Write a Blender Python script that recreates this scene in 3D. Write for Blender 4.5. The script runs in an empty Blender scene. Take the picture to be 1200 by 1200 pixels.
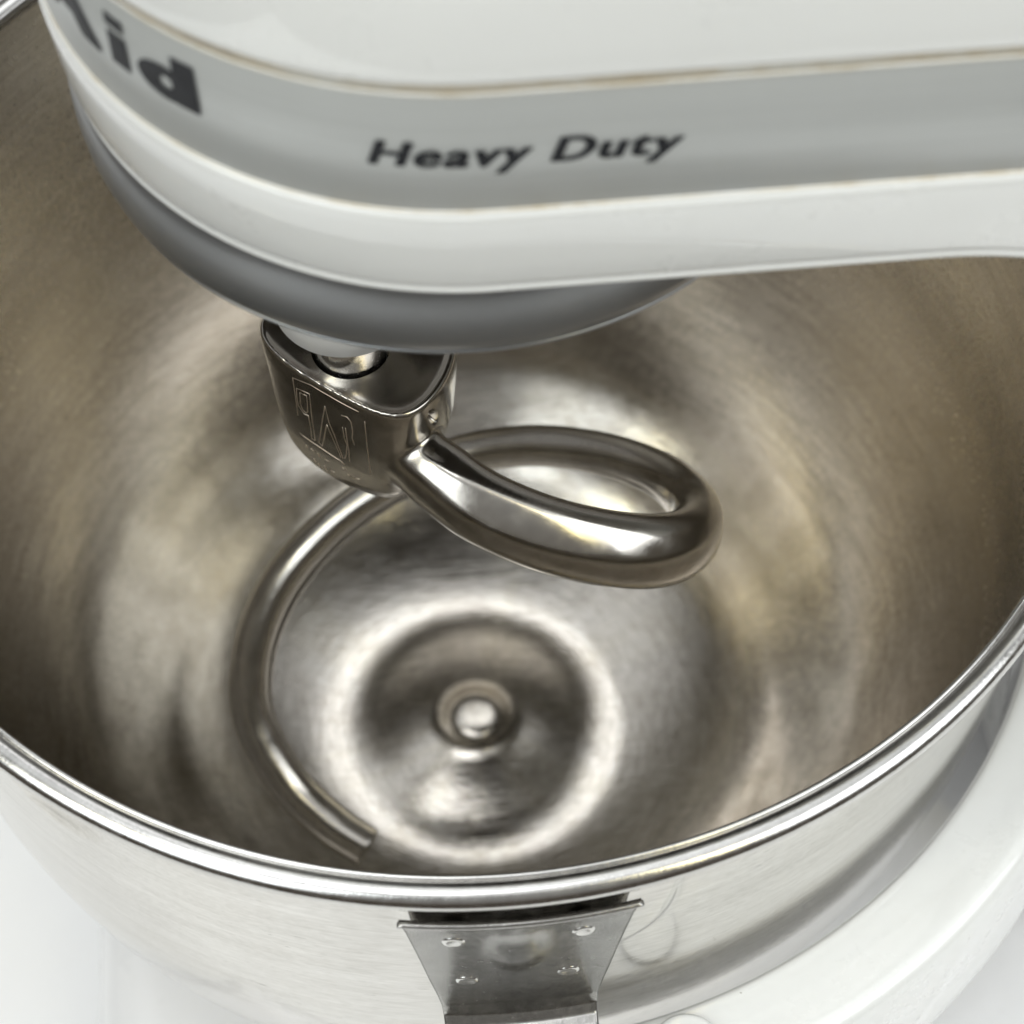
import bpy, bmesh, math, random
import numpy as np
from mathutils import Vector, Matrix
from mathutils.bvhtree import BVHTree

random.seed(4)
S = bpy.context.scene
COL = S.collection
PI = math.pi

# ------------------------------------------------------------------ camera
cam_d = bpy.data.cameras.new('camera')
cam = bpy.data.objects.new('camera', cam_d)
COL.objects.link(cam)
S.camera = cam
CP = Vector((-0.01188, -0.24350, 0.30902))
yaw, pit, rol = 0.085582, 1.000126, -0.008968
fw = Vector((math.sin(yaw)*math.cos(pit), math.cos(yaw)*math.cos(pit), -math.sin(pit)))
rt = Vector((math.cos(yaw), -math.sin(yaw), 0))
up = rt.cross(fw)
r2 = rt*math.cos(rol) + up*math.sin(rol)
u2 = -rt*math.sin(rol) + up*math.cos(rol)
M = Matrix((r2, u2, -fw)).transposed().to_4x4()
M.translation = CP
cam.matrix_world = M
cam_d.sensor_width = 36
cam_d.lens = 78
cam_d.clip_start = 0.01
cam_d.clip_end = 50
cam_d.dof.use_dof = True
cam_d.dof.focus_distance = 0.365
cam_d.dof.aperture_fstop = 19

# ------------------------------------------------------------------ world and lamps
W = bpy.data.worlds.new('World')
S.world = W
W.use_nodes = True
wn = W.node_tree.nodes
wl = W.node_tree.links
bg = wn['Background']
tc = wn.new('ShaderNodeTexCoord')
sep = wn.new('ShaderNodeSeparateXYZ')
wl.new(tc.outputs['Generated'], sep.inputs[0])
mr = wn.new('ShaderNodeMapRange')
mr.inputs[1].default_value = -1
mr.inputs[2].default_value = 1
wl.new(sep.outputs[2], mr.inputs[0])
cr = wn.new('ShaderNodeValToRGB')
cr.color_ramp.elements[0].position = 0.45
cr.color_ramp.elements[0].color = (0.10, 0.085, 0.07, 1)
cr.color_ramp.elements[1].position = 1.0
cr.color_ramp.elements[1].color = (1.55, 1.60, 1.63, 1)
e = cr.color_ramp.elements.new(0.62); e.color = (0.26, 0.25, 0.235, 1)
e = cr.color_ramp.elements.new(0.88); e.color = (0.38, 0.385, 0.385, 1)
wl.new(mr.outputs[0], cr.inputs[0])
wl.new(cr.outputs[0], bg.inputs[0])
bg.inputs[1].default_value = 0.8

def area_lamp(name, loc, target, sx, sy, power, color):
    d = bpy.data.lights.new(name, 'AREA')
    d.shape = 'RECTANGLE'; d.size = sx; d.size_y = sy; d.energy = power; d.color = color
    o = bpy.data.objects.new(name, d)
    COL.objects.link(o)
    o.location = loc
    o.rotation_euler = (Vector(target)-Vector(loc)).to_track_quat('-Z', 'Y').to_euler()
    return o
area_lamp('window_light', (-1.25, -1.20, 1.10), (0, 0, 0), 1.5, 1.5, 18, (0.91, 0.97, 1.0))
area_lamp('right_streak_lamp', (0.75, -1.30, 1.30), (0, 0, 0), 0.14, 1.2, 3.0, (1.0, 0.88, 0.46))  # added warm strip lamp, draws a yellow streak on the bowl wall
area_lamp('left_streak_lamp', (-1.45, -0.75, 1.30), (0, 0, 0), 0.14, 1.2, 3.0, (1.0, 0.90, 0.50))  # second added strip lamp, for a yellow streak from the left
area_lamp('ring_fill_lamp', (0.15, 0.75, 1.45), (0, 0, 0), 0.8, 0.8, 2.2, (0.98, 0.99, 1.0))  # added lamp beyond the head, brightens the bowl floor and its ring
area_lamp('cone_fill_lamp', (-0.30, -0.32, 1.7), (0, 0, 0), 0.7, 0.7, 4.4, (0.98, 0.99, 1.0))  # added lamp, lights the near slope of the bowl's centre cone
area_lamp('side_window_light', (1.35, -0.95, 1.10), (0, 0, 0), 1.3, 1.4, 14, (0.94, 0.975, 1.0))

vs = S.view_settings
vs.view_transform = 'Standard'
vs.look = 'None'
vs.exposure = 0.22
S.cycles.max_bounces = 7
S.cycles.glossy_bounces = 6
S.cycles.diffuse_bounces = 3
S.cycles.use_adaptive_sampling = True
S.cycles.adaptive_threshold = 0.03
S.cycles.use_denoising = True
S.cycles.sample_clamp_indirect = 6
vs.gamma = 1.0
vs.use_curve_mapping = False

# ------------------------------------------------------------------ material helpers
def mat(name):
    m = bpy.data.materials.new(name)
    m.use_nodes = True
    nt = m.node_tree
    return m, nt, nt.nodes['Principled BSDF']

def node(nt, typ, **kw):
    n = nt.nodes.new(typ)
    for k, v in kw.items():
        setattr(n, k, v)
    return n

def math_n(nt, op, a, b=None):
    n = node(nt, 'ShaderNodeMath', operation=op)
    for i, v in enumerate((a, b)):
        if v is None: continue
        if isinstance(v, (int, float)): n.inputs[i].default_value = v
        else: nt.links.new(v, n.inputs[i])
    return n.outputs[0]

def noise(nt, vec, scale, detail=4, rough=0.55, dist=0.0):
    n = node(nt, 'ShaderNodeTexNoise')
    n.inputs['Scale'].default_value = scale
    n.inputs['Detail'].default_value = detail
    n.inputs['Roughness'].default_value = rough
    n.inputs['Distortion'].default_value = dist
    if vec is not None: nt.links.new(vec, n.inputs['Vector'])
    return n.outputs['Fac']

def ramp(nt, fac, stops):
    n = node(nt, 'ShaderNodeValToRGB')
    el = n.color_ramp.elements
    while len(el) > len(stops): el.remove(el[-1])
    while len(el) < len(stops): el.new(0.5)
    for x, (p, c) in zip(el, stops):
        x.position = p
        x.color = c if len(c) == 4 else (*c, 1)
    nt.links.new(fac, n.inputs[0])
    return n.outputs[0]

def maprange(nt, fac, a, b, c, d):
    n = node(nt, 'ShaderNodeMapRange')
    for i, v in enumerate((a, b, c, d)): n.inputs[i+1].default_value = v
    nt.links.new(fac, n.inputs[0])
    return n.outputs[0]

def mix(nt, fac, a, b, blend='MIX'):
    n = node(nt, 'ShaderNodeMix', data_type='RGBA', blend_type=blend)
    for idx, v in ((0, fac), (6, a), (7, b)):
        if isinstance(v, (int, float)): n.inputs[idx].default_value = v
        elif isinstance(v, tuple): n.inputs[idx].default_value = v if len(v) == 4 else (*v, 1)
        else: nt.links.new(v, n.inputs[idx])
    return n.outputs[2]

def bump(nt, bsdf, h, strength, distance):
    n = node(nt, 'ShaderNodeBump')
    n.inputs['Strength'].default_value = strength
    n.inputs['Distance'].default_value = distance
    nt.links.new(h, n.inputs['Height'])
    nt.links.new(n.outputs[0], bsdf.inputs['Normal'])
    return n

def objco(nt):
    return node(nt, 'ShaderNodeTexCoord').outputs['Object']

def ring_coords(nt, ks, kz):
    """seamless brushed coordinates: direction round the axis * ks, height and radius * kz"""
    co = objco(nt)
    s = node(nt, 'ShaderNodeSeparateXYZ'); nt.links.new(co, s.inputs[0])
    x, y, z = s.outputs
    r = math_n(nt, 'SQRT', math_n(nt, 'ADD', math_n(nt, 'MULTIPLY', x, x), math_n(nt, 'MULTIPLY', y, y)))
    rr = math_n(nt, 'ADD', r, 1e-5)
    c = node(nt, 'ShaderNodeCombineXYZ')
    nt.links.new(math_n(nt, 'MULTIPLY', math_n(nt, 'DIVIDE', x, rr), ks), c.inputs[0])
    nt.links.new(math_n(nt, 'MULTIPLY', math_n(nt, 'DIVIDE', y, rr), ks), c.inputs[1])
    nt.links.new(math_n(nt, 'MULTIPLY', math_n(nt, 'SUBTRACT', r, z), kz), c.inputs[2])
    return c.outputs[0]

# ------------------------------------------------------------------ materials
def make_white(name, base, rough=0.28, coat=0.9):
    m, nt, b = mat(name)
    co = objco(nt)
    n1 = noise(nt, co, 14, 5, 0.6)
    col = ramp(nt, n1, [(0.3, tuple(c*0.955 for c in base)), (0.7, base)])
    sp = noise(nt, co, 420, 2, 0.5)
    sp2 = noise(nt, co, 60, 2, 0.5)
    spm = math_n(nt, 'MULTIPLY', maprange(nt, sp, 0.80, 0.82, 0, 1), maprange(nt, sp2, 0.5, 0.6, 0, 1))
    col = mix(nt, spm, col, (0.30, 0.27, 0.23))
    nt.links.new(col, b.inputs['Base Color'])
    nt.links.new(maprange(nt, noise(nt, co, 60, 6, 0.7), 0.3, 0.7, rough*0.75, rough*1.5), b.inputs['Roughness'])
    b.inputs['Coat Weight'].default_value = coat
    b.inputs['Coat Roughness'].default_value = 0.03
    bump(nt, b, noise(nt, co, 260, 3, 0.5), 0.06, 0.0006)
    return m
M_white = make_white('white enamel', (0.80, 0.81, 0.80))
M_base = make_white('white enamel base', (0.80, 0.80, 0.81), 0.3)

def make_bowl(name, inside):
    m, nt, b = mat(name)
    fine = noise(nt, ring_coords(nt, 7, 1500), 1.0, 2, 0.65)
    mid = noise(nt, ring_coords(nt, 5, 260), 1.0, 3, 0.6)
    co = objco(nt)
    cloud = noise(nt, co, 26, 4, 0.62, 0.6)
    # short diagonal scour marks
    mp = node(nt, 'ShaderNodeMapping'); nt.links.new(co, mp.inputs[0])
    mp.inputs['Rotation'].default_value = (0.5, 0.4, 0.7)
    mp.inputs['Scale'].default_value = (45, 1500, 900)
    scour = noise(nt, mp.outputs[0], 1.0, 3, 0.6, 0.4)
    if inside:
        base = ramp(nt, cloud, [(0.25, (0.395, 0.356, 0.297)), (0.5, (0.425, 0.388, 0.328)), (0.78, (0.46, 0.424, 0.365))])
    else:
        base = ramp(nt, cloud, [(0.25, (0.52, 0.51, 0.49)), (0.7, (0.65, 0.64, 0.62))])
    if inside:
        tint = noise(nt, ring_coords(nt, 2.2, 16), 1.0, 3, 0.5)
        base = mix(nt, 0.5, base, ramp(nt, tint, [(0.34, (0.90, 0.84, 0.80)), (0.46, (1.0, 0.985, 0.96)), (0.56, (1.06, 1.0, 0.78)), (0.66, (0.98, 0.95, 0.93))]), 'MULTIPLY')
    streak = mix(nt, 0.30, base, ramp(nt, mid, [(0.3, (0.42, 0.38, 0.32)), (0.7, (0.82, 0.79, 0.74))]))
    streak = mix(nt, 0.30 if inside else 0.22, streak, ramp(nt, scour, [(0.3, (0.35, 0.32, 0.28)), (0.7, (0.85, 0.82, 0.78))]))
    streak = mix(nt, 0.22 if inside else 0.09, streak, ramp(nt, fine, [(0.32, (0.20, 0.185, 0.16)), (0.68, (0.95, 0.93, 0.90))]))
    # pits and small dark marks
    mk = ring_coords(nt, 60, 600) if inside else ring_coords(nt, 26, 1500)
    pit_ = maprange(nt, noise(nt, mk, 1.0, 3, 0.6), *((0.74, 0.80) if inside else (0.66, 0.72)), 0, 1)
    zone = maprange(nt, noise(nt, co, 40, 2, 0.5), 0.5, 0.62, 0, 1)
    streak = mix(nt, math_n(nt, 'MULTIPLY', math_n(nt, 'MULTIPLY', pit_, zone), 0.7), streak, (0.12, 0.105, 0.09))
    nt.links.new(streak, b.inputs['Base Color'])
    b.inputs['Metallic'].default_value = 1
    r0, r1 = (0.12, 0.22) if inside else (0.08, 0.18)
    rg = maprange(nt, math_n(nt, 'ADD', math_n(nt, 'MULTIPLY', scour, 0.75), math_n(nt, 'MULTIPLY', cloud, 0.25)), 0.35, 0.65, r0, r1)
    if inside:      # the upper wall is worn matter than the floor
        sz = node(nt, 'ShaderNodeSeparateXYZ'); nt.links.new(co, sz.inputs[0])
        rg = math_n(nt, 'ADD', rg, maprange(nt, sz.outputs[2], -0.13, -0.01, 0.0, 0.15))
    nt.links.new(rg, b.inputs['Roughness'])
    b.inputs['Anisotropic'].default_value = 0.5 if inside else 0.4
    t = node(nt, 'ShaderNodeTangent', direction_type='RADIAL', axis='Z')
    nt.links.new(t.outputs[0], b.inputs['Tangent'])
    h = math_n(nt, 'ADD', math_n(nt, 'MULTIPLY', fine, 0.5), math_n(nt, 'MULTIPLY', scour, 0.6))
    bump(nt, b, h, 0.22 if inside else 0.05, 0.0004)
    return m
M_bowl_in = make_bowl('brushed steel inside', True)
M_bowl_out = make_bowl('brushed steel outside', False)

def make_metal(name, c0, c1, rough, rough2, scale=60, bumps=0.05):
    m, nt, b = mat(name)
    co = objco(nt)
    n1 = noise(nt, co, scale, 5, 0.6)
    nt.links.new(ramp(nt, n1, [(0.3, c0), (0.7, c1)]), b.inputs['Base Color'])
    nt.links.new(maprange(nt, noise(nt, co, scale*4, 5, 0.65), 0.3, 0.7, rough, rough2), b.inputs['Roughness'])
    b.inputs['Metallic'].default_value = 1
    bump(nt, b, noise(nt, co, scale*12, 4, 0.6), bumps, 0.0003)
    return m
M_rim = make_metal('polished rim steel', (0.50, 0.49, 0.47), (0.62, 0.61, 0.59), 0.13, 0.26, 120, 0.08)
M_hook = make_metal('burnished nickel', (0.43, 0.405, 0.365), (0.53, 0.505, 0.465), 0.11, 0.27, 50, 0.05)
M_brk = make_metal('dull bracket steel', (0.55, 0.54, 0.52), (0.70, 0.69, 0.665), 0.15, 0.28, 140, 0.05)
M_shaft = make_metal('shaft steel', (0.6, 0.58, 0.55), (0.75, 0.73, 0.70), 0.15, 0.3, 200, 0.08)
M_engr = make_metal('bare engraved line', (0.62, 0.52, 0.42), (0.80, 0.70, 0.60), 0.3, 0.5, 900, 0.0)
M_dark = make_metal('dark recess metal', (0.10, 0.095, 0.09), (0.16, 0.15, 0.14), 0.35, 0.5, 200, 0.1)

m, nt, b = mat('satin grey paint'); M_grey = m
co = objco(nt)
nt.links.new(ramp(nt, noise(nt, co, 30, 5, 0.6), [(0.3, (0.21, 0.215, 0.22)), (0.7, (0.26, 0.265, 0.27))]), b.inputs['Base Color'])
b.inputs['Metallic'].default_value = 0.7
b.inputs['Roughness'].default_value = 0.30
bump(nt, b, noise(nt, co, 900, 3, 0.5), 0.08, 0.0003)

m, nt, b = mat('brushed aluminium band'); M_band = m
co = objco(nt)
mp = node(nt, 'ShaderNodeMapping'); nt.links.new(co, mp.inputs[0]); mp.inputs['Scale'].default_value = (12, 12, 900)
n1 = noise(nt, mp.outputs[0], 1.0, 4, 0.6)
n2 = noise(nt, co, 18, 4, 0.6)
c_ = mix(nt, 0.5, ramp(nt, n1, [(0.3, (0.45, 0.465, 0.46)), (0.7, (0.52, 0.535, 0.53))]), ramp(nt, n2, [(0.3, (0.42, 0.435, 0.43)), (0.7, (0.50, 0.515, 0.51))]))
nt.links.new(c_, b.inputs['Base Color'])
b.inputs['Metallic'].default_value = 0.22
b.inputs['Roughness'].default_value = 0.36

m, nt, b = mat('black print'); M_ink = m
nt.links.new(ramp(nt, noise(nt, objco(nt), 300, 3, 0.6), [(0.3, (0.010, 0.011, 0.014)), (0.7, (0.022, 0.023, 0.027))]), b.inputs['Base Color'])
b.inputs['Roughness'].default_value = 0.4
b.inputs['Specular IOR Level'].default_value = 0.2

m, nt, b = mat('yellowed gasket grime'); M_grime = m
co = objco(nt)
nt.links.new(ramp(nt, noise(nt, co, 55, 6, 0.7), [(0.28, (0.26, 0.20, 0.12)), (0.45, (0.50, 0.43, 0.31)), (0.62, (0.60, 0.59, 0.54))]), b.inputs['Base Color'])
b.inputs['Roughness'].default_value = 0.6
bump(nt, b, noise(nt, co, 700, 3, 0.6), 0.3, 0.0003)

m, nt, b = mat('cream edge'); M_cream = m
nt.links.new(ramp(nt, noise(nt, objco(nt), 80, 5, 0.7), [(0.3, (0.62, 0.54, 0.40)), (0.5, (0.78, 0.75, 0.68)), (0.7, (0.82, 0.82, 0.80))]), b.inputs['Base Color'])
b.inputs['Roughness'].default_value = 0.35

m, nt, b = mat('white collar plastic'); M_collar = m
nt.links.new(ramp(nt, noise(nt, objco(nt), 60, 4, 0.6), [(0.3, (0.66, 0.66, 0.65)), (0.7, (0.76, 0.76, 0.75))]), b.inputs['Base Color'])
b.inputs['Roughness'].default_value = 0.3

m, nt, b = mat('white table laminate'); M_table = m
co = objco(nt)
nt.links.new(ramp(nt, noise(nt, co, 9, 6, 0.6), [(0.3, (0.79, 0.79, 0.79)), (0.7, (0.84, 0.84, 0.84))]), b.inputs['Base Color'])
b.inputs['Roughness'].default_value = 0.35
bump(nt, b, noise(nt, co, 300, 3, 0.5), 0.05, 0.0005)

m, nt, b = mat('black rubber'); M_rubber = m
nt.links.new(ramp(nt, noise(nt, objco(nt), 200, 3, 0.6), [(0.3, (0.02, 0.02, 0.02)), (0.7, (0.035, 0.035, 0.035))]), b.inputs['Base Color'])
b.inputs['Roughness'].default_value = 0.8

# ------------------------------------------------------------------ mesh helpers
def obj(name, verts, faces, material, parent=None, smooth=True, normals=True):
    me = bpy.data.meshes.new(name)
    me.from_pydata([tuple(v) for v in verts], [], faces)
    if normals:
        bm = bmesh.new(); bm.from_mesh(me)
        bmesh.ops.recalc_face_normals(bm, faces=bm.faces)
        bm.to_mesh(me); bm.free()
    if smooth: me.shade_smooth()
    me.materials.append(material)
    o = bpy.data.objects.new(name, me)
    COL.objects.link(o)
    o.parent = parent
    return o

def thing(name, label, cat, loc=(0, 0, 0), group=None):
    o = bpy.data.objects.new(name, None)
    COL.objects.link(o)
    o.location = loc
    o.empty_display_size = 0.02
    o['label'] = label; o['category'] = cat
    if group: o['group'] = group
    return o

def cr_spline(pts, n):
    """Catmull-Rom through pts, n samples for each span"""
    P = [np.array(p, float) for p in pts]
    P = [2*P[0]-P[1]] + P + [2*P[-1]-P[-2]]
    out = []
    for i in range(1, len(P)-2):
        for k in range(n):
            t = k/n
            a, b_, c, d = P[i-1], P[i], P[i+1], P[i+2]
            out.append(0.5*((2*b_) + (c-a)*t + (2*a-5*b_+4*c-d)*t*t + (3*b_-a-3*c+d)*t**3))
    out.append(P[-2])
    return out

def revolve(profile, seg, closed=False, cx=0, cy=0):
    """rings of a profile of (r, z); a point with r = 0 becomes a pole"""
    v, rows = [], []
    for r, z in profile:
        if abs(r) < 1e-7:
            rows.append([len(v)]*seg); v.append((cx, cy, z))
        else:
            rows.append(list(range(len(v), len(v)+seg)))
            for k in range(seg):
                a = 2*PI*k/seg
                v.append((cx+r*math.cos(a), cy+r*math.sin(a), z))
    f = []
    n = len(rows)
    for i in range(n if closed else n-1):
        A, B = rows[i], rows[(i+1) % n]
        for k in range(seg):
            q = [A[k], A[(k+1) % seg], B[(k+1) % seg], B[k]]
            q2 = []
            for x in q:
                if x not in q2: q2.append(x)
            if len(q2) > 2: f.append(q2)
    return v, f

def tube(path, rad, seg=8, cap=True):
    P = [Vector(p) for p in path]
    v, f = [], []
    prev = None
    for i, p in enumerate(P):
        t = (P[min(i+1, len(P)-1)] - P[max(i-1, 0)]).normalized()
        if prev is None:
            n = t.orthogonal().normalized()
        else:
            n = (prev - t*prev.dot(t)).normalized()
        prev = n
        b_ = t.cross(n)
        r = rad[i] if isinstance(rad, (list, tuple)) else rad
        for k in range(seg):
            a = 2*PI*k/seg
            v.append(p + n*(r*math.cos(a)) + b_*(r*math.sin(a)))
    for i in range(len(P)-1):
        for k in range(seg):
            f.append([i*seg+k, i*seg+(k+1) % seg, (i+1)*seg+(k+1) % seg, (i+1)*seg+k])
    if cap:
        f.append(list(range(seg))[::-1]); f.append([(len(P)-1)*seg+k for k in range(seg)])
    return v, f

def rounded_box(x0, x1, y0, y1, z0, z1, rad, seg=6):
    bm = bmesh.new()
    bmesh.ops.create_cube(bm, size=1)
    for v in bm.verts:
        v.co = Vector(((x0+x1)/2+v.co.x*(x1-x0), (y0+y1)/2+v.co.y*(y1-y0), (z0+z1)/2+v.co.z*(z1-z0)))
    bmesh.ops.bevel(bm, geom=bm.edges[:], offset=rad, segments=seg, profile=0.5, affect='EDGES')
    v = [tuple(x.co) for x in bm.verts]; bm.verts.index_update()
    f = [[x.index for x in fc.verts] for fc in bm.faces]
    bm.free()
    return v, f

# ------------------------------------------------------------------ table
TZ = -0.232
v, f = rounded_box(-0.42, 0.95, -0.40, 0.60, TZ-0.03, TZ, 0.004, 3)
o = obj('table_top', v, f, M_table)
o['kind'] = 'structure'
o['label'] = 'plain white table surface under the mixer'

# ------------------------------------------------------------------ stand mixer
mixer = thing('stand_mixer', 'white stand mixer with grey lettered band, head over the steel bowl', 'mixer', (0, 0, 0))
CX = 0.002          # centre of the round nose
XE = 0.27           # rear end of the head
XS = [0.002, 0.012, 0.024, 0.036, 0.048, 0.056, 0.062, 0.066, 0.070, 0.074, 0.078, 0.083, 0.088, 0.094, 0.1, 0.106, 0.112, 0.118, 0.122, 0.125, 0.14, 0.16, 0.18, 0.20, 0.22, 0.24, 0.255, 0.265, 0.2695]

def outline(r, nz=72):
    """plan of the head: far side, round nose, near side"""
    pts = []
    def rr(x):
        if x <= 0.20: return r
        return r*math.sqrt(max(0.0, 1-((x-0.20)/(XE-0.20))**2))
    for x in reversed(XS[1:]): pts.append((x, rr(x)))
    for k in range(nz+1):
        a = PI/2 + PI*k/nz
        pts.append((CX + r*math.cos(a), r*math.sin(a)))
    for x in XS[1:]: pts.append((x, -rr(x)))
    return pts

def shell(profile, drop=None):
    v, f = [], []
    n = None
    for r, z in profile:
        ring = outline(r)
        n = len(ring)
        for x, y in ring:
            zz = z
            if drop: zz = drop(x, z)
            v.append((x, y, zz))
    for i in range(len(profile)-1):
        for k in range(n):
            f.append([i*n+k, i*n+(k+1) % n, (i+1)*n+(k+1) % n, (i+1)*n+k])
    return v, f, n

ZB0, ZB1 = 0.0932, 0.1141      # the band
def head_drop(x, z):
    if x < 0.062 or z > 0.092: return z
    if x > 0.125: d = 0.075
    else:
        t = (x-0.062)/0.063
        d = 0.075*(1-math.sqrt(max(0, 1-t*t)))
    k = min(1.0, (0.092-z)/(0.092-0.0745))
    return z - d*k

low = [(0.0, 0.0745), (0.03, 0.0745), (0.052, 0.0745), (0.0578, 0.0745), (0.0586, 0.0748), (0.0590, 0.0754), (0.05915, 0.0761), (0.0590, 0.0763), (0.05895, 0.0766), (0.0592, 0.0769), (0.0595, 0.0782), (0.0600, 0.082), (0.0604, 0.0865),
       (0.0606, 0.0900), (0.0606, 0.0917), (0.0604, 0.0926), (0.0599, 0.0930), (0.0590, 0.0930)]
v, f, n = shell(low, head_drop)
obj('head_lower_casting', v, f, M_white, mixer)
core = [(0.0588, 0.0915), (0.0588, 0.1175)]
v, f, n = shell(core)
obj('band_seat', v, f, M_grime, mixer)
upper = [(0.0590, 0.1161), (0.0600, 0.1161), (0.0606, 0.1164), (0.06085, 0.1171), (0.0609, 0.1185), (0.0608, 0.121), (0.0603, 0.127), (0.0593, 0.134), (0.0572, 0.142), (0.0535, 0.150),
         (0.0475, 0.158), (0.039, 0.1645), (0.028, 0.1690), (0.014, 0.1715), (0.0, 0.172)]
v, f, n = shell(upper)
obj('head_upper_casting', v, f, M_white, mixer)
bandp = [(0.0589, ZB0), (0.0598, ZB0), (0.0600, ZB0+0.0002), (0.0600, ZB1-0.0002), (0.0598, ZB1), (0.0589, ZB1)]
v, f, n = shell(bandp)
band = obj('trim_band', v, f, M_band, mixer)
# bright edge beads of the band
for zz, rr_ in ((ZB1+0.00015, 0.05995), (ZB0-0.0001, 0.0600)):
    ring = outline(rr_)
    v, f = tube([(x, y, zz) for x, y in ring], 0.00028, 6)
    obj('edge_bead', v, f, M_cream, band)
# grime in the joint above the band
v, f, n = shell([(0.0589, ZB1+0.0002), (0.0597, ZB1+0.0003), (0.0600, ZB1+0.0011), (0.0599, ZB1+0.0019), (0.0589, ZB1+0.0021)])
obj('joint_sealant', v, f, M_grime, mixer)

# lettering printed on the band
def band_point(s, z, proud):
    R = 0.0600 + proud
    if s >= 0: return Vector((CX+s, -R, z))
    a = -PI/2 + s/0.0600
    return Vector((CX+R*math.cos(a), R*math.sin(a), z))

def text_mesh(body, shear=0.0, offset=0.0, res=5, space=1.0):
    cu = bpy.data.curves.new('lettering', 'FONT')
    cu.body = body
    cu.size = 1.0
    cu.shear = shear
    cu.offset = offset
    cu.resolution_u = res
    cu.space_character = space
    to = bpy.data.objects.new('lettering', cu)
    COL.objects.link(to)
    bpy.context.view_layer.update()
    dg = bpy.context.evaluated_depsgraph_get()
    me = bpy.data.meshes.new_from_object(to.evaluated_get(dg))
    bpy.data.objects.remove(to); bpy.data.curves.remove(cu)
    return me

def put_text(body, s0, s1, z0, z1, shear=0, offset=0, space=1.0, capref=None, bold=0.0):
    me = text_mesh(body, shear, offset, space=space)
    bm = bmesh.new(); bm.from_mesh(me); bpy.data.meshes.remove(me)
    bmesh.ops.triangulate(bm, faces=bm.faces[:])
    for _ in range(2):
        long_ = [e for e in bm.edges if abs(e.verts[0].co.x-e.verts[1].co.x) > 0.2]
        if long_: bmesh.ops.subdivide_edges(bm, edges=long_, cuts=1)
        bmesh.ops.triangulate(bm, faces=bm.faces[:])
    xs = [w.co.x for w in bm.verts]
    xa, xb = min(xs)-bold, max(xs)+bold
    cap = 0.728 if capref is None else capref
    base_geom = bm.verts[:] + bm.edges[:] + bm.faces[:]
    sets = [(bm.verts[:], 0.0, 0.0, 0.0)]
    for n_, (dx, dy) in enumerate(((-1, 0), (1, 0), (-0.5, 0.3), (0.5, 0.3), (-0.5, -0.3), (0.5, -0.3)) if bold else ()):
        dup = bmesh.ops.duplicate(bm, geom=base_geom)['geom']
        sets.append(([g for g in dup if isinstance(g, bmesh.types.BMVert)], dx*bold, dy*bold, (n_+1)*0.000006))
    for vs_, dx, dy, lift in sets:
        for w in vs_:
            s = s0 + (w.co.x+dx-xa)/(xb-xa)*(s1-s0)
            z = z0 + (w.co.y+dy)/cap*(z1-z0)
            w.co = band_point(s, z, 0.00020+lift)
    me = bpy.data.meshes.new('lettering')
    bm.to_mesh(me); bm.free()
    me.materials.append(M_ink)
    o = bpy.data.objects.new('lettering', me)
    COL.objects.link(o); o.parent = band
    return o
put_text('Heavy Duty', -0.0157, 0.0237, 0.1018, 0.1063, shear=0.26, offset=0.006, space=1.13, bold=0.036)
deg = lambda a: (a+90)/180*PI*0.06
put_text('KitchenA', deg(-226.0), deg(-143.2), 0.1016, 0.1104, shear=0.0, offset=0.02, space=1.16, bold=0.06)

def put_polys(polys, a_left):
    """heavy letters laid round the nose; polys in millimetres from the letter's left foot"""
    v, f = [], []
    for quads, lift in polys:
        for q in quads:
            i0 = len(v)
            for x, z in q: v.append(band_point(deg(a_left) + x*0.001, 0.1017 + z*0.001, 0.0002+lift))
            f.append(list(range(i0, i0+len(q))))
    o = obj('lettering', v, f, M_ink, band, smooth=False)
    return o
def ring_quads(cx, cz, rx, rz, hx, hz, hr, n=40):
    out = []
    for k in range(n):
        a, b_ = 2*PI*k/n, 2*PI*(k+1)/n
        p = lambda t, A, B, X, Z: (X+A*math.cos(t), Z+B*math.sin(t))
        out.append([p(a, rx, rz, cx, cz), p(b_, rx, rz, cx, cz), p(b_, hr, hr, hx, hz), p(a, hr, hr, hx, hz)])
    return out
def block(x0, x1, z0, z1, n=5):
    out = []
    for k in range(n):
        a = x0+(x1-x0)*k/n; b_ = x0+(x1-x0)*(k+1)/n
        out.append([(a, z0), (b_, z0), (b_, z1), (a, z1)])
    return out
put_polys([(block(0, 3.6, 0.2, 5.9), 0.0), (block(0, 3.6, 6.9, 9.0), 0.0)], -141.2)
put_polys([(ring_quads(4.7, 2.9, 4.7, 3.0, 4.9, 3.1, 1.05), 0.0), (block(6.3, 10.0, 0.0, 8.5), 0.00003)], -136.1)

# planetary head: satin grey drip ring, plate and the drive shaft
SX, SY = -0.0194, -0.0178
pl = [(0.0545, 0.0775), (0.0562, 0.0752), (0.0568, 0.0740), (0.0572, 0.0715), (0.0574, 0.0685), (0.0574, 0.0655), (0.0571, 0.0622), (0.0565, 0.0597), (0.0553, 0.0582), (0.0538, 0.0576), (0.0520, 0.0578), (0.0510, 0.0590)]
v, f = revolve(pl, 200)
pr = obj('planetary_ring', v, f, M_grey, mixer)
bd = [(0.0557+0.00035*math.cos(2*PI*k/8), 0.0583+0.00035*math.sin(2*PI*k/8)) for k in range(8)]
v, f = revolve(bd, 200, closed=True)
obj('lower_edge', v, f, M_grey, pr)
v, f = revolve([(0.0512, 0.0620), (0.0505, 0.0600), (0.049, 0.0594), (0.02, 0.0594), (0, 0.0594)], 96)
plate = obj('planetary_plate', v, f, M_dark, mixer)
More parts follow.
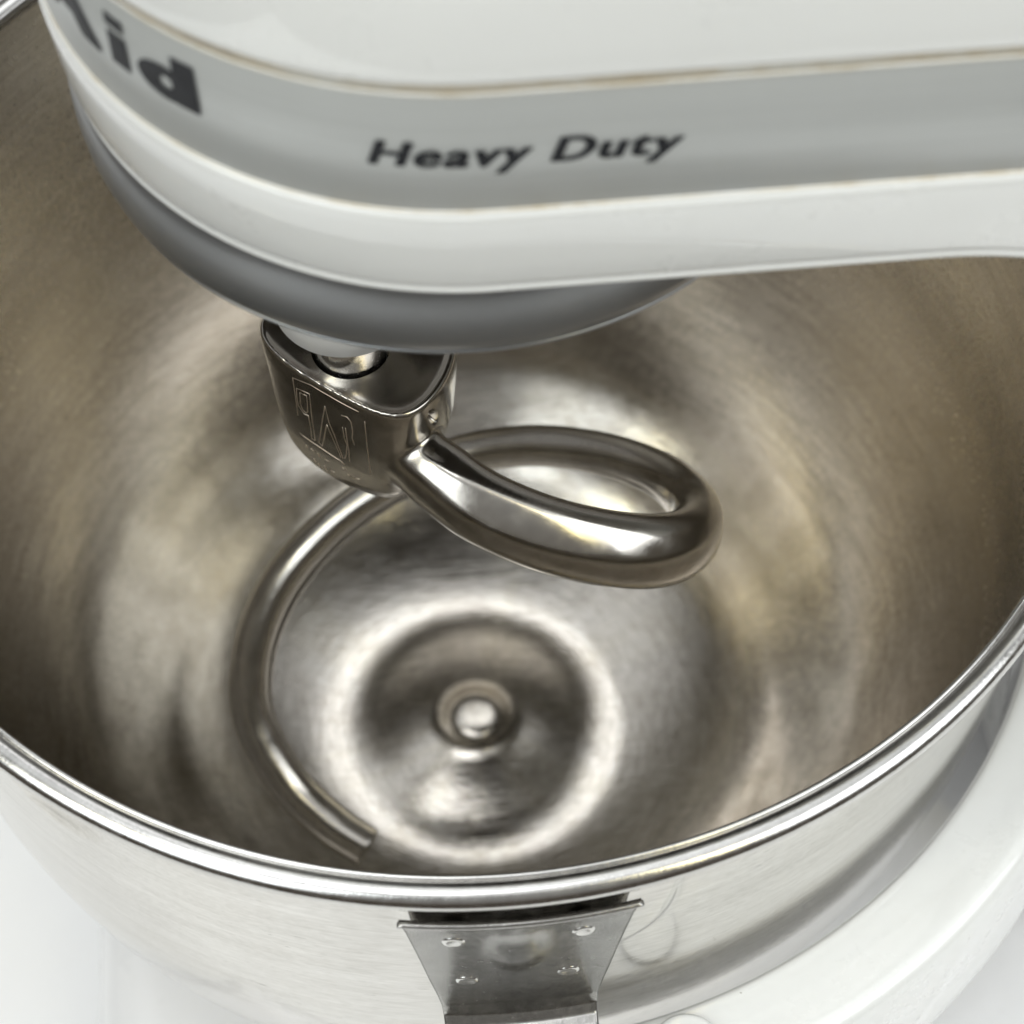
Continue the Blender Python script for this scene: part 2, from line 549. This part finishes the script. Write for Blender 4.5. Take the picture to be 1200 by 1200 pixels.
v, f = revolve([(0, 0.0600), (0.0150, 0.0600), (0.0145, 0.045), (0.0125, 0.030), (0.0118, 0.0242), (0.0110, 0.0235), (0.0066, 0.0235), (0.0066, 0.035)], 64, cx=SX, cy=SY)
obj('shaft_collar', v, f, M_collar, mixer)
v, f = revolve([(0, 0.034), (0.0061, 0.034), (0.0061, 0.0040), (0.0057, 0.0034), (0, 0.0034)], 64, cx=SX, cy=SY)
obj('drive_shaft', v, f, M_shaft, mixer)

# pedestal, base, rubber feet
v, f = rounded_box(0.125, 0.235, -0.058, 0.058, -0.20, 0.0935, 0.022, 8)
obj('pedestal', v, f, M_white, mixer)
v, f = rounded_box(-0.0955, 0.245, -0.118, 0.118, -0.224, -0.192, 0.013, 8)
obj('base', v, f, M_base, mixer)
for fx in (-0.07, 0.215):
    for fy in (-0.09, 0.09):
        v, f = revolve([(0, -0.2235), (0.012, -0.2235), (0.013, TZ+0.0005), (0.0115, TZ), (0, TZ)], 32, cx=fx, cy=fy)
        obj('rubber_foot', v, f, M_rubber, mixer)

# bowl support arms: one each side, curving round the bowl from the pedestal
def arm_mesh(sign):
    sec = [(0.1150, -0.100), (0.1138, -0.094), (0.1136, -0.068), (0.1138, -0.0652), (0.1146, -0.0640), (0.1165, -0.0636), (0.1205, -0.0634), (0.1245, -0.0626), (0.1268, -0.0624), (0.1285, -0.0633), (0.1297, -0.0655),
           (0.1306, -0.070), (0.1318, -0.082), (0.1322, -0.094), (0.1312, -0.099), (0.1295, -0.100)]
    sec = [tuple(p) for p in cr_spline(sec, 3)]
    n = len(sec)
    v, f = [], []
    A0, A1, N = -93.0, -14.0, 70
    stations = []
    for k in range(6):       # rounded tip
        t = k/6
        stations.append((A0 - 4.6 + 4.6*math.sin(t*PI/2), max(0.12, math.sin(t*PI/2)**0.8)))
    for k in range(N+1): stations.append((A0+(A1-A0)*k/N, 1.0))
    for a, s in stations:
        a = math.radians(a)
        for r, z in sec:
            r_ = 0.1229 + (r-0.1229)*s
            z_ = -0.081 + (z+0.081)*(0.75+0.25*s)
            v.append((r_*math.cos(a), sign*r_*math.sin(a), z_))
    # straight run into the pedestal
    a = math.radians(A1)
    last = v[-n:]
    for dx in (0.012, 0.03, 0.06):
        for x, y, z in last: v.append((x+dx, y, z))
    L = len(v)//n
    for i in range(L-1):
        for k in range(n):
            f.append([i*n+k, i*n+(k+1) % n, (i+1)*n+(k+1) % n, (i+1)*n+k])
    f.append(list(range(n))); f.append([(L-1)*n+k for k in range(n)])
    return v, f
for sgn in (1, -1):
    v, f = arm_mesh(sgn)
    arm = obj('bowl_support_arm', v, f, M_white, mixer)
    ax, ay = 0.0284, sgn*-0.1180
    v, f = revolve([(0.0062, -0.0640), (0.0062, -0.0626), (0.0058, -0.0622), (0.0050, -0.0621), (0.0, -0.0620)], 48, cx=ax, cy=ay)
    obj('screw_cap', v, f, M_white, arm)
    v, f = revolve([(0.0045, -0.0645), (0.0045, -0.0560), (0.0035, -0.0545), (0, -0.0542)], 32, cx=0.0, cy=sgn*-0.1225)
    obj('locating_pin', v, f, M_shaft, arm)

# ------------------------------------------------------------------ mixing bowl
bowl = thing('mixing_bowl', 'brushed stainless steel mixing bowl with rolled rim, lowered under the head', 'bowl', (0, 0, 0))
inner = [(0.1108, 0.0008), (0.1102, -0.020), (0.1095, -0.050), (0.1075, -0.080), (0.1003, -0.109), (0.0875, -0.1325), (0.0700, -0.1490)]
# floor: slopes of the dished bottom, the ring groove and the raised centre, integrated inwards
SLR = [0.0, 0.0040, 0.0055, 0.0068, 0.0078, 0.0092, 0.0114, 0.0145, 0.0190, 0.0235, 0.0268, 0.0315, 0.0340, 0.0365, 0.0420, 0.0500, 0.0580, 0.0640, 0.0700]
SLS = [0.0, -0.13, -0.42, -0.85, -0.82, -0.42, -0.22, -0.22, -0.26, -0.25, -0.16, 0.0, 0.11, 0.20, 0.29, 0.39, 0.53, 0.70, 0.95]
def floor_profile():
    out, r, z = [], 0.0700, -0.1490
    dr = 0.0700/1400
    for k in range(1400):
        z -= dr*float(np.interp(r-dr/2, SLR, SLS))
        r -= dr
        if (k+1) % 10 == 0: out.append((max(r, 0.0), z))
    return out
outer = [(0.0, -0.1590), (0.0100, -0.1640), (0.0225, -0.1682), (0.0310, -0.1690), (0.0380, -0.1680), (0.0440, -0.1662), (0.0520, -0.1628), (0.0600, -0.1582), (0.0710, -0.1500), (0.0885, -0.1332), (0.1015, -0.1105), (0.1085, -0.080), (0.1105, -0.050), (0.1112, -0.020), (0.1116, 0.0008)]
SEG = 256
ip = [tuple(p) for p in cr_spline(inner, 8)] + floor_profile()
ip[-1] = (0.0, ip[-1][1])
v, f = revolve(ip, SEG)
def step(x):
    x = max(0.0, min(1.0, x))
    return x*x*(3-2*x)
def dent(a, r, z):
    e_ = math.hypot((a-math.radians(-131))*r/0.0130, (z+0.0085)/0.0140)
    return -0.0013*step((1.12-e_)/0.34)*step((-0.0035-z)/0.006)
nv = []
for p in v:
    r = math.hypot(p[0], p[1])
    k = 1.0
    if r > 0.1 and p[2] > -0.06: k = (r+dent(math.atan2(p[1], p[0]), r, p[2]))/r
    nv.append((p[0]*k, p[1]*k, p[2]))
obj('inner_wall', nv, f, M_bowl_in, bowl)
op = [tuple(p) for p in cr_spline(outer, 40)]
op = [p for i, p in enumerate(op) if i % 8 == 0 or p[1] > -0.055 and p[0] > 0.1]
op[0] = (0.0, op[0][1])
v, f = revolve(op, 900)
nv = []
for p in v:
    p = Vector(p)
    r = math.hypot(p.x, p.y)
    if r > 0.1 and p.z > -0.06:
        a = math.atan2(p.y, p.x)
        # an old round dent towards the front, and the pad behind each bracket
        d = dent(a, r, p.z)
        for c0 in (-90, 90):
            q = (a-math.radians(c0))*r
            if abs(q) < 0.06:
                e_ = ((abs(q-0.0035)/0.0215)**3 + abs((p.z+0.006)/0.026)**3)**(1/3)
                d += 0.0008*step((1.06-e_)/0.10)
        k = (r+d)/r
        p.x *= k; p.y *= k
    nv.append(p)
obj('outer_wall', nv, f, M_bowl_out, bowl)
# rolled rim
bead = []
for k in range(28):
    a = 2*PI*k/28
    bead.append((0.1131+0.0024*math.cos(a), 0.0024*math.sin(a)))
v, f = revolve(bead, SEG, closed=True)
rim = obj('rolled_rim', v, f, M_rim, bowl)
lip = []
for k in range(10):
    a = 2*PI*k/10
    lip.append((0.1111+0.0005*math.cos(a), 0.0018+0.0005*math.sin(a)))
v, f = revolve(lip, SEG, closed=True)
obj('rim_seam', v, f, M_rim, rim)

def bracket(sign):
    """trapezoid plate riveted to the wall, flared at its open top, with a tab folded out below"""
    R = 0.1140
    NX, rows = 49, []
    # (z, half width, radius)
    sec = [(-0.0058, 0.0186, 0.1152), (-0.0064, 0.0186, 0.1154), (-0.0072, 0.0184, 0.1149), (-0.0085, 0.0182, 0.1143), (-0.012, 0.0177, 0.1137), (-0.018, 0.0169, 0.1133), (-0.026, 0.0158, 0.1130), (-0.034, 0.0147, 0.1129),
           (-0.041, 0.0136, 0.1129), (-0.0455, 0.0130, 0.1130), (-0.0480, 0.0129, 0.1137), (-0.0496, 0.0128, 0.1152), (-0.0502, 0.0128, 0.1172), (-0.0506, 0.0128, 0.121), (-0.0512, 0.0128, 0.128), (-0.0516, 0.0122, 0.1325), (-0.0517, 0.0105, 0.1345)]
    fine = []
    for i in range(len(sec)-1):
        for k in range(5): fine.append(tuple(np.array(sec[i])*(1-k/5)+np.array(sec[i+1])*k/5))
    sec = fine + [sec[-1]]
    v, f = [], []
    for z, hw, r in sec:
        for k in range(NX):
            u = -1 + 2*k/(NX-1)
            x = u*hw
            rr_ = r
            # pressed dimple in the middle of the plate
            g = math.exp(-(((x+0.0006)/0.0043)**2 + ((z+0.0190)/0.0090)**2)**1.6)
            rr_ += 0.0015*g
            a = -PI/2 + x/r
            if z > -0.047:
                px, py = rr_*math.cos(a), rr_*math.sin(a)
            else:
                a0 = -PI/2 + x/0.1135
                px = 0.1135*math.cos(a0); py = 0.1135*math.sin(a0) - (rr_-0.1135)
            v.append((px, sign*-py if sign < 0 else py, z))
    n = len(sec)
    for i in range(n-1):
        for k in range(NX-1):
            f.append([i*NX+k, i*NX+k+1, (i+1)*NX+k+1, (i+1)*NX+k])
    o = obj('side_bracket', v, f, M_brk, bowl)
    sm = o.modifiers.new('thickness', 'SOLIDIFY'); sm.thickness = 0.0011; sm.offset = 0
    # rolled top edge
    path = []
    for k in range(NX):
        x = (-1+2*k/(NX-1))*0.0188
        a = -PI/2 + x/0.1153
        path.append((0.1155*math.cos(a), sign*0.1155*math.sin(a), -0.0062))
    tv, tf = tube(path, 0.00055, 8)
    obj('folded_edge', tv, tf, M_rim, o)
    for x, z in ((-0.0104, -0.0160), (-0.0087, -0.0340), (0.0098, -0.0160), (0.0078, -0.0335)):
        a = -PI/2 + x/0.1135
        prof = [(0.0, 0.00028), (0.0007, 0.00031), (0.0011, 0.00040), (0.0015, 0.00040), (0.0018, 0.00025), (0.0020, -0.0004)]
        rv, rf = revolve(prof, 20)
        nrm = Vector((math.cos(a), sign*math.sin(a), 0))
        zax = Vector((0, 0, 1)); tx = zax.cross(nrm)
        base_r = 0.1139 if z > -0.02 else 0.1133
        pts = [nrm*(base_r+p[2]) + tx*p[0] + zax*(z+p[1]) for p in rv]
        obj('rivet', pts, rf, M_brk, o)
    return o
for sgn in (1, -1): bracket(sgn)

# ------------------------------------------------------------------ dough hook
hook = thing('dough_hook', 'shiny nickel spiral dough hook on the drive shaft, engraved hub, curling down into bowl', 'dough hook', (SX, SY, 0.012))
HA = math.radians(-27)
HU = np.array([math.cos(HA), math.sin(HA)]); HV = np.array([-math.sin(HA), math.cos(HA)])
HC = np.array([-0.0190, -0.0182])
EU = [-.0165, -.0158, -.013, -.008, 0, .0085, .0130, .0154, .0163, .0166]
EV = [0, .0027, .0052, .0074, .0095, .0108, .0104, .0072, .0035, 0]
def egg(n):
    pu = np.r_[EU, EU[-2:0:-1]]; pv = np.r_[[-x for x in EV], EV[-2:0:-1]]
    c = np.stack([np.r_[pu, pu[0]], np.r_[pv, pv[0]]], 1)
    d = np.r_[0, np.cumsum(np.hypot(*np.diff(c, axis=0).T))]
    t = np.linspace(0, d[-1], n, endpoint=False)
    P = np.stack([np.interp(t, d, c[:, 0]), np.interp(t, d, c[:, 1])], 1)
    for _ in range(10): P = 0.25*np.roll(P, 1, 0) + 0.5*P + 0.25*np.roll(P, -1, 0)
    return P
EG = egg(120)
def hub_ring(k, z, du=0.0):
    Q = EG*k
    return [(HC[0]+(q[0]+du)*HU[0]+q[1]*HV[0], HC[1]+(q[0]+du)*HU[1]+q[1]*HV[1], z) for q in Q]
hub_sec = [(0.30, 0.0115, 0), (0.60, 0.0113, 0), (0.80, 0.0113, 0), (0.92, 0.0116, 0), (0.96, 0.0119, 0), (0.985, 0.0122, 0), (1.015, 0.0124, 0), (1.040, 0.0118, 0), (1.04, 0.0085, 0), (1.02, 0.004, .0001), (0.99, -0.004, .0), (0.94, -0.011, -.0003), (0.86, -0.0170, -.0006), (0.77, -0.0202, -.0006), (0.66, -0.0216, -.0006), (0.40, -0.0222, -.0006), (0.15, -0.0224, -.0006)]
hv, hf = [], []
NE = len(EG)
for k, z, du in hub_sec:
    for (x, y, zz), q in zip(hub_ring(k, z, du), EG):     # the underside rises towards the arm
        hv.append((x, y, zz + 0.20*max(0.0, q[0]*k)*max(0.0, min(1.0, -zz/0.02))))
for i in range(len(hub_sec)-1):
    for k in range(NE): hf.append([i*NE+k, i*NE+(k+1) % NE, (i+1)*NE+(k+1) % NE, (i+1)*NE+k])
hf.append(list(range(NE))[::-1]); hf.append([(len(hub_sec)-1)*NE+k for k in range(NE)])
# the arm: centre line, half width, half height, depth of the forged flat
ARM = [((-0.0170, -0.0220, -0.0060), .0046, .0064, 0.0), ((-0.0125, -0.0270, -0.0055), .0048, .0068, 0.0), ((-0.0062, -0.0338, -0.0060), .0055, .0078, 0.0), ((0.0012, -0.0395, -0.0085), .0055, .0078, 0.9), ((0.0125, -0.0436, -0.0125), .0055, .0078, 1.0), ((0.0250, -0.0442, -0.0180), .0055, .0077, .55),
       ((0.0340, -0.0408, -0.0240), .0053, .0072, .0), ((0.0396, -0.0330, -0.0310), .0049, .0064, 0), ((0.0403, -0.0222, -0.0380), .0045, .0056, 0), ((0.0356, -0.0113, -0.0440), .0040, .0047, 0), ((0.0258, -0.0010, -0.0510), .0039, .0044, 0), ((0.0131, 0.0067, -0.0580), .0039, .0043, 0),
       ((-0.0005, 0.0107, -0.0655), .0039, .0043, 0), ((-0.0149, 0.0094, -0.0720), .0040, .0043, 0), ((-0.0280, 0.0045, -0.0785), .0041, .0044, 0), ((-0.0396, -0.0035, -0.0870), .0045, .0048, 0), ((-0.0464, -0.0135, -0.0960), .0046, .0049, 0),
       ((-0.0478, -0.0240, -0.1055), .0046, .0049, 0), ((-0.0425, -0.0345, -0.1140), .0046, .0049, 0), ((-0.0345, -0.0425, -0.1195), .0045, .0048, 0), ((-0.0262, -0.0482, -0.1230), .0043, .0046, 0)]
arr = cr_spline([(*p, a, b_, c) for p, a, b_, c in ARM], 12)
av, af = [], []
NS = 48
for i, q in enumerate(arr):
    p = Vector(q[:3]); t = (Vector(arr[min(i+1, len(arr)-1)][:3]) - Vector(arr[max(i-1, 0)][:3])).normalized()
    out = t.cross(Vector((0, 0, 1))).normalized()
    upv = out.cross(t).normalized()
    for k in range(NS):
        a = 2*PI*k/NS
        ca, sa = math.cos(a), math.sin(a)
        ex = 0.85
        lx = q[3]*math.copysign(abs(ca)**ex, ca); ly = q[4]*math.copysign(abs(sa)**ex, sa)
        # forged flat along the outer upper edge
        nx, ny = math.cos(math.radians(48)), math.sin(math.radians(48))
        lim = math.hypot(q[3]*nx, q[4]*ny)*(1-0.13*q[5])
        dd = lx*nx+ly*ny - lim
        if dd > 0:
            lx -= nx*dd*0.72; ly -= ny*dd*0.72
        av.append(p + out*lx + upv*ly)
L = len(arr)
for i in range(L-1):
    for k in range(NS): af.append([i*NS+k, i*NS+(k+1) % NS, (i+1)*NS+(k+1) % NS, (i+1)*NS+k])
af.append(list(range(NS))[::-1]); af.append([(L-1)*NS+k for k in range(NS)])
raw = obj('raw', hv + [tuple(x) for x in av], hf + [[x+len(hv) for x in q] for q in af], M_hook)
rm = raw.modifiers.new('remesh', 'REMESH'); rm.mode = 'VOXEL'; rm.voxel_size = 0.00030
bpy.context.view_layer.update()
me = bpy.data.meshes.new_from_object(raw.evaluated_get(bpy.context.evaluated_depsgraph_get()))
bpy.data.objects.remove(raw)
nvt = len(me.vertices)
co_ = np.empty(nvt*3); me.vertices.foreach_get('co', co_); co_ = co_.reshape(-1, 3)
ed = np.empty(len(me.edges)*2, dtype=np.int64); me.edges.foreach_get('vertices', ed); ed = ed.reshape(-1, 2)
deg_ = np.zeros(nvt); np.add.at(deg_, ed[:, 0], 1); np.add.at(deg_, ed[:, 1], 1)
joint = np.array([-0.0055, -0.0330, -0.0080])
dj = np.linalg.norm((co_-joint)/np.array([0.0090, 0.0090, 0.013]), axis=1)
wj = np.clip(1.25-dj, 0, 1)
for it in range(70):
    acc = np.zeros_like(co_)
    np.add.at(acc, ed[:, 0], co_[ed[:, 1]]); np.add.at(acc, ed[:, 1], co_[ed[:, 0]])
    av_ = acc/deg_[:, None]
    w = wj*0.8
    if it < 18: w = np.maximum(w, 0.5)
    co_ = co_ + (av_-co_)*w[:, None]
me.vertices.foreach_set('co', co_.reshape(-1)); me.update()
me.shade_smooth()
me.materials.clear(); me.materials.append(M_hook)
body = bpy.data.objects.new('hook_body', me)
COL.objects.link(body)
# bore for the shaft and the slot for its cross pin are cut out of the hub
cv, cf = revolve([(0, 0.02), (0.0067, 0.02), (0.0067, 0.001), (0, 0.001)], 64, cx=SX, cy=SY)
cut = obj('cut', cv, cf, M_dark)
bo = body.modifiers.new('bore', 'BOOLEAN'); bo.operation = 'DIFFERENCE'; bo.object = cut; bo.solver = 'EXACT'
# teardrop slot for the cross pin, cut in the hub's side above the arm
bm = bmesh.new()
bmesh.ops.create_uvsphere(bm, u_segments=24, v_segments=16, radius=1.0)
sc_ = Matrix.Diagonal((0.0020, 0.0011, 0.0034, 1.0))
mt = Matrix.Translation((HC[0]+0.0163*HU[0]-0.0048*HV[0], HC[1]+0.0163*HU[1]-0.0048*HV[1], 0.0065)) @ Matrix.Rotation(HA-0.35, 4, 'Z') @ Matrix.Rotation(0.30, 4, 'X') @ sc_
bmesh.ops.transform(bm, matrix=mt, verts=bm.verts)
bm.verts.index_update()
slot = obj('slot_cut', [tuple(x.co) for x in bm.verts], [[x.index for x in fc.verts] for fc in bm.faces], M_dark)
bm.free()
bo2 = body.modifiers.new('slot', 'BOOLEAN'); bo2.operation = 'DIFFERENCE'; bo2.object = slot; bo2.solver = 'EXACT'
bpy.context.view_layer.update()
me2 = bpy.data.meshes.new_from_object(body.evaluated_get(bpy.context.evaluated_depsgraph_get()))
body.modifiers.clear()
if len(me2.vertices) > 1000: body.data = me2
bpy.data.objects.remove(cut)
bpy.data.objects.remove(slot)
body.data.shade_smooth()
bpy.context.view_layer.update()
body.data.set_sharp_from_angle(angle=math.radians(42))
body.parent = hook
body.matrix_parent_inverse = Matrix.Translation((SX, SY, 0.012)).inverted()

bvh = BVHTree.FromPolygons([v.co.copy() for v in body.data.vertices], [list(p.vertices) for p in body.data.polygons])
ENGRAVE = [
    ([(-0.02946, -0.02159, 0.00909), (-0.02951, -0.02118, 0.00332), (-0.02958, -0.02082, -0.00286)], 0.00011),
    ([(-0.02946, -0.02159, 0.00909), (-0.02647, -0.02439, 0.01043), (-0.02356, -0.02688, 0.01043), (-0.02068, -0.02905, 0.01015), (-0.01887, -0.03034, 0.01009)], 0.00011),
    ([(-0.02975, -0.02017, -0.00909), (-0.02644, -0.02336, -0.0093), (-0.02268, -0.02653, -0.00976)], 0.00011),
    ([(-0.018, -0.03089, 0.00797), (-0.01805, -0.03058, 0.00273), (-0.01804, -0.03037, -0.00269), (-0.018, -0.02995, -0.00906)], 0.00011),
    ([(-0.02907, -0.02181, 0.00637), (-0.02927, -0.02143, 0.0033), (-0.02924, -0.02134, 0.00085), (-0.02835, -0.02214, -0.00082), (-0.02767, -0.0228, -0.00043), (-0.02759, -0.02272, -0.00384), (-0.02767, -0.02234, -0.00799), (-0.0271, -0.02288, -0.00789), (-0.02709, -0.02317, -0.00396), (-0.02708, -0.02339, 0.0011), (-0.02693, -0.02386, 0.00727), (-0.02802, -0.02285, 0.0069), (-0.02907, -0.02181, 0.00637)], 0.00011),
    ([(-0.02858, -0.02224, 0.00566), (-0.02879, -0.02183, 0.00181), (-0.02854, -0.02202, 0.00037), (-0.02801, -0.0225, -3e-05), (-0.02767, -0.02285, 0.00074), (-0.02745, -0.02331, 0.006), (-0.02858, -0.02224, 0.00566)], 0.00011),
    ([(-0.02449, -0.02594, 0.00632), (-0.02519, -0.02509, 0.00157), (-0.02642, -0.0235, -0.00771), (-0.02595, -0.02388, -0.00827), (-0.02534, -0.0247, -0.0044), (-0.02462, -0.02554, 0.00045), (-0.02413, -0.02586, -0.00187), (-0.02349, -0.02624, -0.00483), (-0.02287, -0.02649, -0.00832)], 0.00011),
    ([(-0.02449, -0.02594, 0.00632), (-0.02417, -0.02598, 0.00168), (-0.02348, -0.0264, -0.00186), (-0.02289, -0.02666, -0.00569), (-0.0225, -0.02677, -0.00838)], 0.00011),
    ([(-0.02184, -0.02805, 0.00628), (-0.0209, -0.02876, 0.00666), (-0.02032, -0.02911, 0.0056), (-0.02021, -0.02905, 0.00284), (-0.02045, -0.02879, 0.00047), (-0.0202, -0.02889, -0.00145)], 0.00011),
    ([(-0.0219, -0.02781, 0.00247), (-0.02183, -0.02772, -0.00087), (-0.02148, -0.0279, -0.0027), (-0.02179, -0.02748, -0.00604), (-0.02219, -0.02703, -0.00804)], 0.00011),
    ([(-0.02142, -0.02818, 0.00276), (-0.02139, -0.02804, -0.00115), (-0.02128, -0.02799, -0.00397), (-0.02141, -0.0276, -0.00819)], 0.00011),
    ([(-0.02817, -0.02148, -0.01216), (-0.02761, -0.02197, -0.0124)], 0.00013),
    ([(-0.02702, -0.02254, -0.01218), (-0.0267, -0.0227, -0.01305)], 0.00013),
    ([(-0.02785, -0.02124, -0.01576), (-0.02764, -0.02126, -0.01684)], 0.00013),
    ([(-0.02724, -0.02167, -0.01664), (-0.02701, -0.02158, -0.01771)], 0.00013),
    ([(-0.02592, -0.02344, -0.01279), (-0.02515, -0.02412, -0.01279)], 0.00013),
    ([(-0.02612, -0.02281, -0.01583), (-0.02575, -0.02277, -0.01757)], 0.00013),
    ([(-0.0251, -0.02364, -0.01637), (-0.0244, -0.0243, -0.01603)], 0.00013),
    ([(-0.02287, -0.02638, -0.00978), (-0.02242, -0.02668, -0.01027)], 0.00013),
    ([(-0.02282, -0.02618, -0.01203), (-0.02237, -0.02644, -0.0126)], 0.00013),
    ([(-0.02216, -0.02641, -0.01393), (-0.0216, -0.02679, -0.01416)], 0.00013),
    ([(-0.02122, -0.02707, -0.01415), (-0.02003, -0.02803, -0.01342)], 0.00013),
    ([(-0.02893, -0.02073, -0.01208), (-0.02872, -0.02079, -0.01308)], 0.00013),
]
for poly, rad in ENGRAVE:
    pts = []
    for i in range(len(poly)-1):
        a_, b_ = Vector(poly[i]), Vector(poly[i+1])
        nseg = max(1, int((b_-a_).length/0.0008))
        for k in range(nseg): pts.append(a_.lerp(b_, k/nseg))
    pts.append(Vector(poly[-1]))
    sn = []
    for p in pts:
        h = bvh.find_nearest(p)
        sn.append(h[0] - h[1]*rad*0.35)
    if len(sn) < 2: continue
    v, f = tube(sn, rad, 5)
    obj('engraved_stroke', v, f, M_engr, body)
